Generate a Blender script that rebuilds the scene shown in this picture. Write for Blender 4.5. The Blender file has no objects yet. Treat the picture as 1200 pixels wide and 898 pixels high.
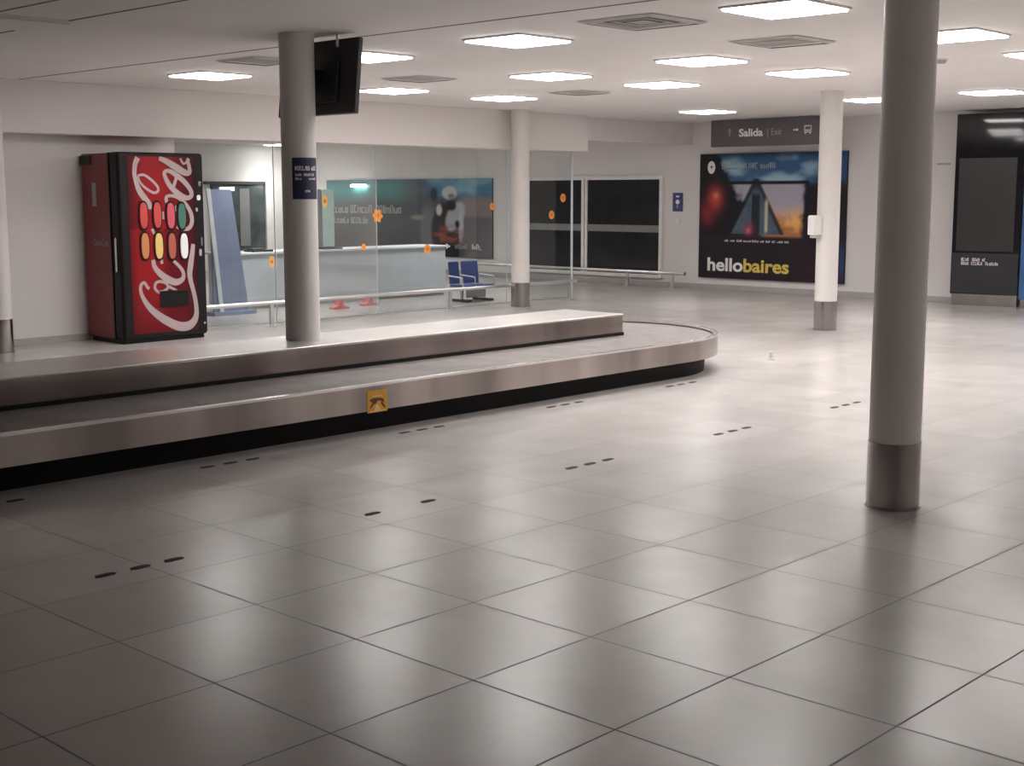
import bpy, bmesh, math, random
from mathutils import Vector, Matrix
random.seed(4)
SC = bpy.context.scene
COL = SC.collection
ZC = 2.75            # ceiling height
GL = 9.91            # plane of the glazed partition / left wall
XF = 16.28           # plane of the far wall
PI = math.pi

# ------------------------------------------------------------------ materials
def mat(name, col, rough=.5, metal=0., var=.06, scale=6., bump=0., spec=None, emit=None, estr=0., coat=0.):
    m = bpy.data.materials.new(name); m.use_nodes = True
    nt = m.node_tree; b = nt.nodes['Principled BSDF']
    b.inputs['Roughness'].default_value = rough
    b.inputs['Metallic'].default_value = metal
    if spec is not None: b.inputs['Specular IOR Level'].default_value = spec
    if coat: b.inputs['Coat Weight'].default_value = coat
    tc = nt.nodes.new('ShaderNodeTexCoord'); n = nt.nodes.new('ShaderNodeTexNoise')
    n.inputs['Scale'].default_value = scale; n.inputs['Detail'].default_value = 4
    nt.links.new(tc.outputs['Object'], n.inputs['Vector'])
    r = nt.nodes.new('ShaderNodeValToRGB')
    r.color_ramp.elements[0].color = (*[c*(1-var) for c in col], 1)
    r.color_ramp.elements[1].color = (*[min(1, c*(1+var)) for c in col], 1)
    r.color_ramp.elements[0].position = .3; r.color_ramp.elements[1].position = .7
    nt.links.new(n.outputs['Fac'], r.inputs['Fac']); nt.links.new(r.outputs['Color'], b.inputs['Base Color'])
    if bump:
        bp = nt.nodes.new('ShaderNodeBump'); bp.inputs['Strength'].default_value = bump; bp.inputs['Distance'].default_value = .02
        nt.links.new(n.outputs['Fac'], bp.inputs['Height']); nt.links.new(bp.outputs['Normal'], b.inputs['Normal'])
    if emit:
        b.inputs['Emission Color'].default_value = (*emit, 1); b.inputs['Emission Strength'].default_value = estr
    return m

def steel(name, col, rough=.3, streak=(1, 1, .12), blotch=.12):
    m = bpy.data.materials.new(name); m.use_nodes = True
    nt = m.node_tree; b = nt.nodes['Principled BSDF']; L = nt.links.new
    b.inputs['Metallic'].default_value = 1.
    tc = nt.nodes.new('ShaderNodeTexCoord'); mp = nt.nodes.new('ShaderNodeMapping'); mp.inputs['Scale'].default_value = streak
    L(tc.outputs['Object'], mp.inputs['Vector'])
    n2 = nt.nodes.new('ShaderNodeTexNoise'); n2.inputs['Scale'].default_value = 1.9; n2.inputs['Detail'].default_value = 4
    L(mp.outputs['Vector'], n2.inputs['Vector'])
    r = nt.nodes.new('ShaderNodeValToRGB')
    r.color_ramp.elements[0].position = .3; r.color_ramp.elements[1].position = .7
    r.color_ramp.elements[0].color = (*[c*(1-blotch) for c in col], 1); r.color_ramp.elements[1].color = (*[min(1, c*(1+blotch)) for c in col], 1)
    L(n2.outputs['Fac'], r.inputs['Fac']); L(r.outputs['Color'], b.inputs['Base Color'])
    b.inputs['Roughness'].default_value = rough
    return m

def floor_mat():
    m = bpy.data.materials.new('porcelain_floor'); m.use_nodes = True
    nt = m.node_tree; b = nt.nodes['Principled BSDF']; L = nt.links.new; N = nt.nodes.new
    tc = N('ShaderNodeTexCoord')
    sc = N('ShaderNodeVectorMath'); sc.operation = 'SCALE'; sc.inputs['Scale'].default_value = 1/.6
    L(tc.outputs['Object'], sc.inputs[0])
    fl = N('ShaderNodeVectorMath'); fl.operation = 'FLOOR'; L(sc.outputs[0], fl.inputs[0])
    fr = N('ShaderNodeVectorMath'); fr.operation = 'FRACTION'; L(sc.outputs[0], fr.inputs[0])
    sx = N('ShaderNodeSeparateXYZ'); L(fr.outputs[0], sx.inputs[0])
    def edge(sock):
        a = N('ShaderNodeMath'); a.operation = 'SUBTRACT'; L(sock, a.inputs[0]); a.inputs[1].default_value = .5
        c = N('ShaderNodeMath'); c.operation = 'ABSOLUTE'; L(a.outputs[0], c.inputs[0]); return c.outputs[0]
    mx = N('ShaderNodeMath'); mx.operation = 'MAXIMUM'; L(edge(sx.outputs['X']), mx.inputs[0]); L(edge(sx.outputs['Y']), mx.inputs[1])
    g = N('ShaderNodeMapRange'); g.inputs['From Min'].default_value = .4915; g.inputs['From Max'].default_value = .4955
    L(mx.outputs[0], g.inputs['Value'])
    wn = N('ShaderNodeTexWhiteNoise'); wn.noise_dimensions = '2D'; L(fl.outputs[0], wn.inputs['Vector'])
    no = N('ShaderNodeTexNoise'); no.inputs['Scale'].default_value = 2.2; no.inputs['Detail'].default_value = 6; L(tc.outputs['Object'], no.inputs['Vector'])
    r = N('ShaderNodeValToRGB'); r.color_ramp.elements[0].position = .3; r.color_ramp.elements[1].position = .7
    r.color_ramp.elements[0].color = (.35, .325, .312, 1); r.color_ramp.elements[1].color = (.405, .378, .364, 1)
    L(no.outputs['Fac'], r.inputs['Fac'])
    hv = N('ShaderNodeHueSaturation'); L(r.outputs['Color'], hv.inputs['Color'])
    mv = N('ShaderNodeMapRange'); mv.inputs['To Min'].default_value = .93; mv.inputs['To Max'].default_value = 1.06; L(wn.outputs['Value'], mv.inputs['Value']); L(mv.outputs['Result'], hv.inputs['Value'])
    mix = N('ShaderNodeMix'); mix.data_type = 'RGBA'; L(g.outputs['Result'], mix.inputs[0]); L(hv.outputs['Color'], mix.inputs[6]); mix.inputs[7].default_value = (.10, .09, .08, 1)
    L(mix.outputs[2], b.inputs['Base Color'])
    rm = N('ShaderNodeMath'); rm.operation = 'MAXIMUM'; rm.inputs[0].default_value = .255
    gs = N('ShaderNodeMath'); gs.operation = 'MULTIPLY'; L(g.outputs['Result'], gs.inputs[0]); gs.inputs[1].default_value = .8; L(gs.outputs[0], rm.inputs[1])
    L(rm.outputs[0], b.inputs['Roughness'])
    # each tile lies a hair out of level
    s1 = N('ShaderNodeVectorMath'); s1.operation = 'SUBTRACT'; L(wn.outputs['Color'], s1.inputs[0]); s1.inputs[1].default_value = (.5, .5, .5)
    s2 = N('ShaderNodeVectorMath'); s2.operation = 'MULTIPLY'; L(s1.outputs[0], s2.inputs[0]); s2.inputs[1].default_value = (.016, .016, 0)
    ge = N('ShaderNodeNewGeometry')
    s3 = N('ShaderNodeVectorMath'); s3.operation = 'ADD'; L(s2.outputs[0], s3.inputs[0]); L(ge.outputs['Normal'], s3.inputs[1])
    s4 = N('ShaderNodeVectorMath'); s4.operation = 'NORMALIZE'; L(s3.outputs[0], s4.inputs[0]); L(s4.outputs[0], b.inputs['Normal'])
    b.inputs['Specular IOR Level'].default_value = .8
    return m

def glass_mat():
    m = bpy.data.materials.new('clear_green_glass'); m.use_nodes = True
    nt = m.node_tree; L = nt.links.new
    for n in list(nt.nodes):
        if n.type == 'BSDF_PRINCIPLED': nt.nodes.remove(n)
    out = [n for n in nt.nodes if n.type == 'OUTPUT_MATERIAL'][0]
    t = nt.nodes.new('ShaderNodeBsdfTransparent')
    tc = nt.nodes.new('ShaderNodeTexCoord'); n = nt.nodes.new('ShaderNodeTexNoise'); n.inputs['Scale'].default_value = .8
    L(tc.outputs['Object'], n.inputs['Vector'])
    r = nt.nodes.new('ShaderNodeValToRGB'); r.color_ramp.elements[0].color = (.88, .93, .92, 1); r.color_ramp.elements[1].color = (.92, .96, .95, 1)
    L(n.outputs['Fac'], r.inputs['Fac']); L(r.outputs['Color'], t.inputs['Color'])
    g = nt.nodes.new('ShaderNodeBsdfGlossy'); g.inputs['Roughness'].default_value = .02; g.inputs['Color'].default_value = (.9, .95, .95, 1)
    f = nt.nodes.new('ShaderNodeFresnel'); f.inputs['IOR'].default_value = 1.5
    mx = nt.nodes.new('ShaderNodeMixShader'); L(f.outputs['Fac'], mx.inputs['Fac']); L(t.outputs[0], mx.inputs[1]); L(g.outputs[0], mx.inputs[2])
    L(mx.outputs[0], out.inputs['Surface'])
    return m

def attr_mat(name, rough=.35, glow=0.):
    m = bpy.data.materials.new(name); m.use_nodes = True
    nt = m.node_tree; b = nt.nodes['Principled BSDF']; a = nt.nodes.new('ShaderNodeAttribute'); a.attribute_name = 'print'
    nt.links.new(a.outputs['Color'], b.inputs['Base Color']); b.inputs['Roughness'].default_value = rough
    b.inputs['Specular IOR Level'].default_value = .25
    if glow:
        nt.links.new(a.outputs['Color'], b.inputs['Emission Color']); b.inputs['Emission Strength'].default_value = glow
    return m

M = dict(
    floor=floor_mat(), glass=glass_mat(),
    wall=mat('white_wall_paint', (.72, .69, .675), .6, var=.02, scale=1.5),
    ceiling=mat('ceiling_plasterboard', (.80, .77, .755), .7, var=.03, scale=1.2),
    dim_wall=mat('dim_grey_wall', (.12, .11, .105), .7),  # walls out of view, coloured dark to cut bounced light
    soffit=mat('soffit_paint', (.74, .70, .68), .6, var=.02, scale=1.5),
    seam=mat('ceiling_seam_shadow', (.16, .14, .13), .8),
    column=mat('column_white_paint', (.70, .67, .64), .42, var=.03, scale=2),
    skirt=mat('grey_skirting', (.42, .40, .39), .5),
    steel=steel('brushed_steel', (.385, .34, .32), .21, blotch=.38), fascia=steel('fascia_steel', (.34, .29, .275), .24, blotch=.32),  # strong colour blotches stand in for reflections along the carousel steel
    steel_dark=steel('column_foot_steel', (.42, .39, .38), .2, streak=(3, 3, .2)),
    steel_top=mat('satin_plinth_top', (.62, .59, .57), .30, metal=.75, var=.08, scale=2.5),
    lip=steel('polished_lip_steel', (.86, .83, .81), .22),
    black=mat('black_rubber', (.012, .011, .011), .6, spec=.15),
    belt=mat('belt_plates', (.14, .125, .12), .6, spec=.3, var=.15, scale=5),
    beltline=mat('belt_plate_joint', (.07, .062, .058), .6),
    tube=steel('rail_tube_steel', (.72, .71, .70), .3),
    dark_glass=mat('dark_window_glass', (.02, .022, .025), .12, var=.3, scale=2),
    strip=mat('frosted_safety_strip', (.22, .22, .215), .5),
    frame=mat('white_window_frame', (.78, .76, .74), .4),
    tv=mat('tv_black_plastic', (.016, .016, .018), .4, var=.1),
    tv_screen=mat('tv_dark_screen', (.01, .01, .012), .1),
    light=mat('light_diffuser', (.9, .9, .9), .5, emit=(1., .967, .945), estr=17.),
    lightframe=mat('light_frame_white', (.8, .79, .78), .4),
    light_off=mat('light_diffuser_unlit', (.74, .71, .69), .4),
    vent=mat('vent_grey', (.42, .40, .39), .5), vent_dark=mat('vent_dark', (.06, .055, .05), .7),
    red=mat('vending_red', (.21, .018, .022), .35, var=.1, scale=3),
    vblack=mat('vending_black', (.010, .008, .009), .4, spec=.25),
    cream=mat('logo_silver_white', (.40, .32, .32), .4, var=.05),
    pale_print=mat('print_soft_grey', (.42, .45, .46), .5),
    title=mat('print_pale_blue', (.36, .42, .47), .5),
    white=mat('print_white', (.85, .83, .82), .5), grey_print=mat('print_grey', (.33, .32, .34), .5),
    yellow=mat('print_yellow', (.72, .55, .10), .5),
    chrome=mat('chrome', (.7, .7, .7), .2, metal=1.),
    b_red=mat('button_red', (.52, .06, .05), .35), b_pink=mat('button_crimson', (.55, .09, .12), .35), b_green=mat('button_green', (.06, .17, .13), .35),
    b_orange=mat('button_orange', (.55, .20, .08), .35), b_yellow=mat('button_yellow', (.72, .48, .16), .35), b_brown=mat('button_brick', (.42, .10, .07), .35), b_white=mat('button_white', (.82, .82, .80), .35),
    navy=mat('sign_navy', (.022, .026, .075), .45, var=.1), navy2=mat('sign_navy_blue', (.05, .06, .19), .45, var=.1),
    sign_grey=mat('sign_charcoal', (.115, .105, .11), .5, var=.05),
    totem=mat('totem_gloss_black', (.018, .018, .022), .05, var=.1), totem_screen=mat('totem_screen', (.035, .031, .031), .3, var=.08),
    totem_low=mat('totem_lower_panel', (.026, .026, .032), .35),
    blue=mat('panel_blue', (.045, .13, .33), .45, var=.1),
    orange=mat('sticker_orange', (.85, .33, .06), .5), orange2=mat('sticker_orange_dark', (.70, .20, .03), .5), amber=mat('sticker_amber', (.75, .46, .14), .5),
    mark=mat('dark_floor_tape', (.03, .025, .022), .7, spec=.1),
    counter=mat('pale_grey_laminate', (.44, .47, .50), .45, var=.03),
    slate=mat('slate_blue_panel', (.21, .24, .36), .5, var=.08), ltrim=mat('pale_trim', (.6, .63, .66), .4),
    pgreen=mat('pale_green_panel', (.45, .60, .54), .5), seat=mat('seat_blue', (.03, .055, .22), .45), seat_grey=mat('seat_grey', (.42, .42, .43), .4),
    redp=mat('red_plastic', (.55, .05, .06), .4), dispenser=mat('dispenser_white', (.80, .79, .77), .35), disp_grey=mat('dispenser_grey', (.45, .44, .43), .4),
    caution=mat('caution_yellow', (.62, .30, .02), .45, var=.12, scale=30), caution_d=mat('caution_print', (.10, .025, .008), .5), caution_p=mat('caution_pale_print', (.72, .45, .22), .5),
)

# ------------------------------------------------------------------ mesh helpers
class MB:
    def __init__(s): s.v = []; s.f = []; s.sm = []
    def add(s, vs, fs, smooth=False):
        o = len(s.v); s.v += [tuple(v) for v in vs]
        for f in fs: s.f.append([i+o for i in f]); s.sm.append(smooth)
        return s
    def box(s, x0, x1, y0, y1, z0, z1):
        return s.add([(x, y, z) for z in (z0, z1) for x, y in ((x0, y0), (x1, y0), (x1, y1), (x0, y1))],
                     [(3, 2, 1, 0), (4, 5, 6, 7), (0, 1, 5, 4), (1, 2, 6, 5), (2, 3, 7, 6), (3, 0, 4, 7)])
    def cyl(s, x, y, z0, z1, r0, r1=None, n=48, cap=True):
        r1 = r0 if r1 is None else r1
        vs = [(x+r*math.cos(2*PI*i/n), y+r*math.sin(2*PI*i/n), z) for z, r in ((z0, r0), (z1, r1)) for i in range(n)]
        s.add(vs, [(i, (i+1) % n, n+(i+1) % n, n+i) for i in range(n)], True)
        if cap: s.add(vs, [tuple(range(n-1, -1, -1)), tuple(range(n, 2*n))])
        return s
    def tube(s, pts, r, n=12):
        pts = [Vector(p) for p in pts]; rings = []
        for i, p in enumerate(pts):
            d = (pts[min(i+1, len(pts)-1)]-pts[max(i-1, 0)]).normalized()
            a = d.cross(Vector((0, 0, 1)));  a = d.cross(Vector((1, 0, 0))) if a.length < .1 else a
            a.normalize(); b = d.cross(a)
            rings += [p+a*r*math.cos(2*PI*k/n)+b*r*math.sin(2*PI*k/n) for k in range(n)]
        fs = [(i*n+k, i*n+(k+1) % n, (i+1)*n+(k+1) % n, (i+1)*n+k) for i in range(len(pts)-1) for k in range(n)]
        s.add(rings, fs, True)
        L = (len(pts)-1)*n
        return s.add(rings, [tuple(range(n)), tuple(range(L+n-1, L-1, -1))])
    def prism(s, poly, fn, h):
        """poly of (u,v); fn(u,v,w)->xyz; extruded w 0..h"""
        n = len(poly)
        vs = [fn(u, v, 0) for u, v in poly]+[fn(u, v, h) for u, v in poly]
        return s.add(vs, [tuple(range(n-1, -1, -1)), tuple(range(n, 2*n))]+[(i, (i+1) % n, n+(i+1) % n, n+i) for i in range(n)])
    def ribbon(s, pts, fn, h, sub=5):
        """smooth variable width stroke through (u,v,width) points"""
        P = []
        for i in range(len(pts)-1):
            p0, p1, p2, p3 = pts[max(i-1, 0)], pts[i], pts[i+1], pts[min(i+2, len(pts)-1)]
            for k in range(sub):
                t = k/sub
                P.append([.5*((2*b)+(-a+c)*t+(2*a-5*b+4*c-d)*t*t+(-a+3*b-3*c+d)*t**3) for a, b, c, d in zip(p0, p1, p2, p3)])
        P.append(list(pts[-1]))
        lo, hi = [], []
        for i, (u, v, w) in enumerate(P):
            a, b = P[max(i-1, 0)], P[min(i+1, len(P)-1)]
            du, dv = b[0]-a[0], b[1]-a[1]; l = math.hypot(du, dv) or 1
            lo.append((u-dv/l*w/2, v+du/l*w/2)); hi.append((u+dv/l*w/2, v-du/l*w/2))
        n = len(P)
        vs = [fn(u, v, h) for u, v in lo]+[fn(u, v, h) for u, v in hi]+[fn(u, v, 0) for u, v in lo]+[fn(u, v, 0) for u, v in hi]
        fs = []
        for i in range(n-1):
            fs += [(i, n+i, n+i+1, i+1), (2*n+i, i+2*n+1, 3*n+i+1, 3*n+i), (i, i+1, 2*n+i+1, 2*n+i), (n+i, 3*n+i, 3*n+i+1, n+i+1)]
        fs += [(0, 2*n, 3*n, n), (n-1, 2*n-1, 4*n-1, 3*n-1)]
        return s.add(vs, fs)
    def build(s, name, material, parent=None, bevel=0., seg=2, smooth_all=False):
        me = bpy.data.meshes.new(name); off = Vector(wloc(parent)) if parent else Vector((0, 0, 0))
        me.from_pydata([Vector(v)-off for v in s.v], [], s.f)
        bm = bmesh.new(); bm.from_mesh(me)
        bmesh.ops.remove_doubles(bm, verts=bm.verts, dist=1e-5)
        bmesh.ops.recalc_face_normals(bm, faces=bm.faces); bm.to_mesh(me); bm.free()
        if any(s.sm) or smooth_all:
            me.shade_smooth(); me.set_sharp_from_angle(angle=math.radians(40))
        me.materials.append(M[material] if isinstance(material, str) else material)
        o = bpy.data.objects.new(name, me); COL.objects.link(o)
        if parent: o.parent = parent
        if bevel:
            b = o.modifiers.new('bevel', 'BEVEL'); b.width = bevel; b.segments = seg; b.limit_method = 'ANGLE'
        return o

def wloc(o):
    l = Vector(o.location)
    while o.parent: o = o.parent; l = l+Vector(o.location)
    return l
def tag(o, label=None, cat=None, group=None, kind=None):
    if label: o['label'] = label
    if cat: o['category'] = cat
    if group: o['group'] = group
    if kind: o['kind'] = kind
    return o
def thing(name, label, cat, loc, group=None):
    o = bpy.data.objects.new(name, None); COL.objects.link(o); o.location = loc; o.empty_display_size = .1
    return tag(o, label, cat, group)
def struct(o): o['kind'] = 'structure'; return o
def copy_tree(root, loc, label):
    r = root.copy(); COL.objects.link(r); r.location = loc; r['label'] = label
    for ch in list(root.children):
        c = ch.copy(); COL.objects.link(c); c.parent = r
        for g in list(ch.children):
            d = g.copy(); COL.objects.link(d); d.parent = c
    return r

FAR = lambda x: (lambda u, v, w: (x-w, -u, v))          # wall facing -X: u = -Y
LEFT = lambda y: (lambda u, v, w: (u, y-w, v))          # face looking -Y
def text(name, body, fn, u, v, size, material, parent, bold=0., h=.004, width=None, align='CENTER', shear=0., rot=0.):
    cu = bpy.data.curves.new(name, 'FONT'); cu.body = body; cu.size = size; cu.align_x = align; cu.align_y = 'CENTER'
    cu.offset = bold; cu.extrude = .001; cu.shear = shear; cu.resolution_u = 4
    o = bpy.data.objects.new(name+'_tmp', cu); COL.objects.link(o)
    dg = bpy.context.evaluated_depsgraph_get(); me = bpy.data.meshes.new_from_object(o.evaluated_get(dg))
    bpy.data.objects.remove(o); bpy.data.curves.remove(cu)
    xs = [p.co.x for p in me.vertices]; k = 1.
    if width and xs: k = width/(max(xs)-min(xs))
    mb = MB(); cr, sr = math.cos(rot), math.sin(rot)
    vs = []
    for p in me.vertices:
        x, y = p.co.x*k, p.co.y
        vs.append(fn(u+x*cr-y*sr, v+x*sr+y*cr, h if p.co.z > 0 else 0))
    mb.add(vs, [tuple(p.vertices) for p in me.polygons]); bpy.data.meshes.remove(me)
    return mb.build(name, material, parent)

def glyphs(mb, fn, u0, u1, v, hgt, w, seed, gap=.35):
    """a line of print too small to read in the photograph: uneven short strokes"""
    rr = random.Random(seed); u = u0
    while u < u1-hgt*.3:
        l = hgt*rr.uniform(.35, .6)
        k = rr.choice((1, 1, .7, .75, 1.)); t = hgt*.16
        top = v+hgt*k/2+(hgt*(k-1)/2)*0; bot = v-hgt/2
        top = bot+hgt*k
        c = rr.random()
        rect = lambda a, b, cc, d: mb.prism([(a, cc), (b, cc), (b, d), (a, d)], fn, w)
        rect(u, u+t, bot, top)
        if c < .7: rect(u+l-t, u+l, bot, top)
        if c < .45 or c > .8: rect(u, u+l, top-t, top)
        if c > .3: rect(u, u+l, bot, bot+t)
        u += l+hgt*gap*.5
    return mb

def words(name, material, parent, fn, u0, u1, v, hgt, w, seed):
    rr = random.Random(seed); u = u0
    while u < u1-hgt*.4:
        e = min(u1, u+hgt*rr.uniform(2.2, 4.2))
        if u1-e < hgt: e = u1
        glyphs(MB(), fn, u, e, v, hgt, w, rr.randint(0, 999), .3).build(name, material, parent); u = e+hgt*.7

def printed(name, fn, u0, u1, v0, v1, nu, nv, paint, material, parent, w=0.):
    me = bpy.data.meshes.new(name); off = wloc(parent)
    vs = [Vector(fn(u0+(u1-u0)*i/nu, v0+(v1-v0)*j/nv, w))-off for j in range(nv+1) for i in range(nu+1)]
    me.from_pydata(vs, [], [(j*(nu+1)+i, j*(nu+1)+i+1, (j+1)*(nu+1)+i+1, (j+1)*(nu+1)+i) for j in range(nv) for i in range(nu)])
    at = me.color_attributes.new('print', 'FLOAT_COLOR', 'POINT')
    buf = []
    for j in range(nv+1):
        for i in range(nu+1): buf += [*[max(0, c) for c in paint(i/nu, j/nv)], 1.]
    at.data.foreach_set('color', buf); me.materials.append(material)
    o = bpy.data.objects.new(name, me); COL.objects.link(o); o.parent = parent
    return o
def mix(a, b, t): t = max(0, min(1, t)); return tuple(x+(y-x)*t for x, y in zip(a, b))
def ss(a, b, x): t = max(0, min(1, (x-a)/(b-a))) if a != b else float(x >= b); return t*t*(3-2*t)
_h = {}
def vnoise(x, y):
    def g(i, j):
        if (i, j) not in _h: _h[(i, j)] = random.Random(i*7919+j*104729+13).random()
        return _h[(i, j)]
    i, j = math.floor(x), math.floor(y); a, b = x-i, y-j; a = a*a*(3-2*a); b = b*b*(3-2*b)
    return (g(i, j)*(1-a)+g(i+1, j)*a)*(1-b)+(g(i, j+1)*(1-a)+g(i+1, j+1)*a)*b
def fbm(x, y): return .55*vnoise(x, y)+.3*vnoise(2.1*x+5, 2.1*y)+.15*vnoise(4.3*x, 4.3*y+9)
def blob(u, v, cu, cv, ru, rv): return math.exp(-(((u-cu)/ru)**2+((v-cv)/rv)**2))

# ------------------------------------------------------------------ room shell
X0, X1, Y0, Y1 = -7.5, XF+.2, -8.0, 20.4
struct(MB().box(X0, X1, Y0, Y1, -.1, 0).build('floor', 'floor'))
struct(MB().box(X0, X1, Y0, 10.2, ZC, ZC+.1).build('ceiling', 'ceiling'))
struct(MB().box(5.9, XF, 10.2, Y1, 2.62, 2.75).build('ceiling_inner', 'ceiling'))
struct(MB().box(X0, 6.26, GL, GL+.15, 0, ZC).build('wall_left', 'wall'))
struct(MB().box(XF, XF+.2, Y0, Y1, 0, ZC).build('wall_far', 'wall'))
struct(MB().box(X0-.2, X0, Y0, 10.2, 0, ZC).build('wall_behind', 'dim_wall'))
struct(MB().box(X0, X1, Y0-.2, Y0, 0, ZC).build('wall_right', 'dim_wall'))
struct(MB().box(5.7, XF, 20.2, Y1, 0, 2.7).build('wall_rear', 'wall'))
struct(MB().box(5.75, 5.9, 10.06, 20.2, 0, 2.7).build('wall_side', 'wall'))
struct(MB().box(X0, 13.25, 9.62, 10.2, 2.215, ZC).build('trim_1', 'soffit', bevel=.004))
struct(MB().box(13.25, XF, 9.9, 10.25, 2.40, ZC).build('trim_2', 'soffit'))
struct(MB().box(X0, 5.1, GL-.012, GL, 0, .07).build('baseboard_left', 'skirt'))
struct(MB().box(XF-.012, XF, Y0, 4.1, 0, .08).box(XF-.012, XF, 5.06, 20.2, 0, .08).build('baseboard_far', 'skirt'))
for i, (x, y0, y1) in enumerate([(4.28, 1.0, 9.6), (2.31, -1.0, 9.6), (1.77, -1.0, 9.6)]):
    struct(MB().box(x-.008, x+.008, y0, y1, ZC-.003, ZC+.01).build('trim_%d' % (i+3), 'seam'))

# glazed partition: panes between soffit and floor
joints = [6.26, 7.66, 9.31, 11.80, 13.25]
gp = bpy.data.objects.new('window_3', None); COL.objects.link(gp); gp.location = (6.26, GL, 0); struct(gp)
for a, b in zip(joints, joints[1:]):
    MB().add([(a+.004, GL+.02, .012), (b-.004, GL+.02, .012), (b-.004, GL+.02, 2.215), (a+.004, GL+.02, 2.215)], [(0, 1, 2, 3)]).build('glass_pane', 'glass', gp)
for j in joints[1:-1]:
    MB().box(j-.0025, j+.0025, GL+.012, GL+.028, .012, 2.215).build('pane_joint', 'ltrim', gp)
MB().box(6.26, 13.25, GL, GL+.04, 0, .014).build('floor_channel', 'tube', gp)
MB().box(13.235, 13.255, GL+.005, GL+.035, .012, 2.215).build('end_edge', 'ltrim', gp)

# dark windows on the far wall
for n, (y0, y1) in enumerate([(12.29, 13.80), (10.53, 12.15)]):
    w = bpy.data.objects.new('window_%d' % (n+1), None); COL.objects.link(w); w.location = (XF, (y0+y1)/2, .19); struct(w)
    z0, z1, f = .19, 1.83, .06
    MB().box(XF-.05, XF+.0, y0-f, y1+f, z1, z1+f).box(XF-.05, XF, y0-f, y1+f, z0-f, z0).box(XF-.05, XF, y0-f, y0, z0, z1).box(XF-.05, XF, y1, y1+f, z0, z1).build('window_frame', 'frame', w)
    MB().box(XF-.03, XF-.001, y0, y1, z0, z1).build('pane', 'dark_glass', w)
    MB().box(XF-.034, XF-.03, y0, y1, .92, 1.04).build('safety_strip', 'strip', w)

# ------------------------------------------------------------------ columns
R_ = .129
def column(x, y, z0, foot, label):
    t = thing('round_column', label, 'column', (x, y, z0), 'round white columns')
    MB().cyl(x, y, z0+(.336 if foot else 0), ZC, R_, n=64).build('shaft', 'column', t)
    if foot:
        MB().cyl(x, y, z0, z0+.34, R_+.004, n=64).build('foot_cover', 'steel_dark', t)['label'] = 'brushed steel foot cover'
        MB().cyl(x, y, z0, z0+.012, R_+.010, n=64).build('foot_ring', 'steel_dark', t)
    return t
column(3.829, -.405, 0, True, 'large near white round column with steel foot at right of the photo')
column(11.526, 4.50, 0, True, 'white round column with steel foot and white dispenser in front of the city mural')
column(11.526, 9.40, 0, True, 'white round column with steel foot standing before the glass partition')
column(3.85, 9.45, 0, True, 'white round column with steel foot cut by the left edge of the photo')
column(3.829, 4.45, .502, False, 'white round column rising from the carousel plinth, with navy notice and screen')

# ------------------------------------------------------------------ baggage carousel
CY, RB, CX, XS = 4.40, 1.25, 7.0, -6.8
def ring(R, n=40):
    o = [(XS, CY-R), *[(XS+(CX-XS)*i/16, CY-R) for i in range(1, 16)]]
    o += [(CX+R*math.cos(-PI/2+PI*i/n), CY+R*math.sin(-PI/2+PI*i/n)) for i in range(n+1)]
    o += [(XS+(CX-XS)*(16-i)/16, CY+R) for i in range(1, 16)]+[(XS, CY+R)]
    return o
def sweep(prof, closed=True):
    mb = MB(); rs = [[(x, y, z) for x, y in ring(R)] for R, z in prof]; n = len(rs[0])
    vs = [p for r in rs for p in r]; m = len(prof); fs = []
    for a in range(m if closed else m-1):
        b = (a+1) % m
        fs += [(a*n+i, a*n+i+1, b*n+i+1, b*n+i) for i in range(n-1)]
    mb.add(vs, fs, True)
    if closed: mb.add([r[0] for r in rs]+[r[-1] for r in rs], [tuple(range(m)), tuple(range(2*m-1, m-1, -1))])
    return mb
car = thing('baggage_carousel', 'long stainless steel baggage carousel with grey belt and black base on the tiled floor', 'baggage carousel', (CX, CY, 0))
sweep([(1.13, 0), (1.14, .155), (1.05, .155), (1.05, 0)]).build('base_skirt', 'black', car)['label'] = 'black recessed base'
sweep([(RB, .15), (RB, .322), (RB-.02, .322), (RB-.02, .15)]).build('outer_panel', 'steel', car)
sweep([(RB+.004, .318), (RB+.004, .332), (RB-.045, .332), (RB-.045, .318)]).build('rim', 'lip', car)['label'] = 'bright polished steel rim'
sweep([(RB-.045, .300), (RB-.045, .306), (.345, .306), (.345, .300)]).build('belt', 'belt', car)
# overlapping plate joints of the belt
pj_ = MB()
def joint(x, y, ang):
    ca, sa = math.cos(ang), math.sin(ang)      # ang: outward direction
    p = []
    for k in range(9):
        r = .38+(RB-.06-.38)*k/8; b = .07*math.sin(PI*k/8)
        p.append((x+ca*r-sa*b, y+sa*r+ca*b))
    for a, b in zip(p, p[1:]):
        pj_.add([(a[0], a[1], .3075), (a[0]-sa*.007, a[1]+ca*.007, .3075), (b[0]-sa*.007, b[1]+ca*.007, .3075), (b[0], b[1], .3075)], [(0, 1, 2, 3)])
k = XS+.2
while k < CX: joint(k, CY, -PI/2); joint(k, CY, PI/2); k += .25
for i in range(12): joint(CX, CY, -PI/2+PI*i/12)
pj_.build('belt_plate_joints', 'beltline', car)
PX = 7.16
MB().box(XS, PX, CY-.375, CY+.36, .306, .335).build('plinth_kick', 'black', car)
MB().box(XS, PX, CY-.362, CY+.345, .325, .490).build('plinth_fascia', 'fascia', car, bevel=.006)
MB().box(XS, PX+.004, CY-.366, CY+.349, .486, .502).build('plinth_top', 'steel_top', car, bevel=.004)
yw = CY-RB
st = MB().prism([(3.345, .139), (3.520, .139), (3.520, .288), (3.345, .288)], LEFT(yw-.0005), .003).build('warning_sticker', 'caution', car)
st['label'] = 'orange yellow warning sticker with dark pictogram'
F = LEFT(yw-.0035)
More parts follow.
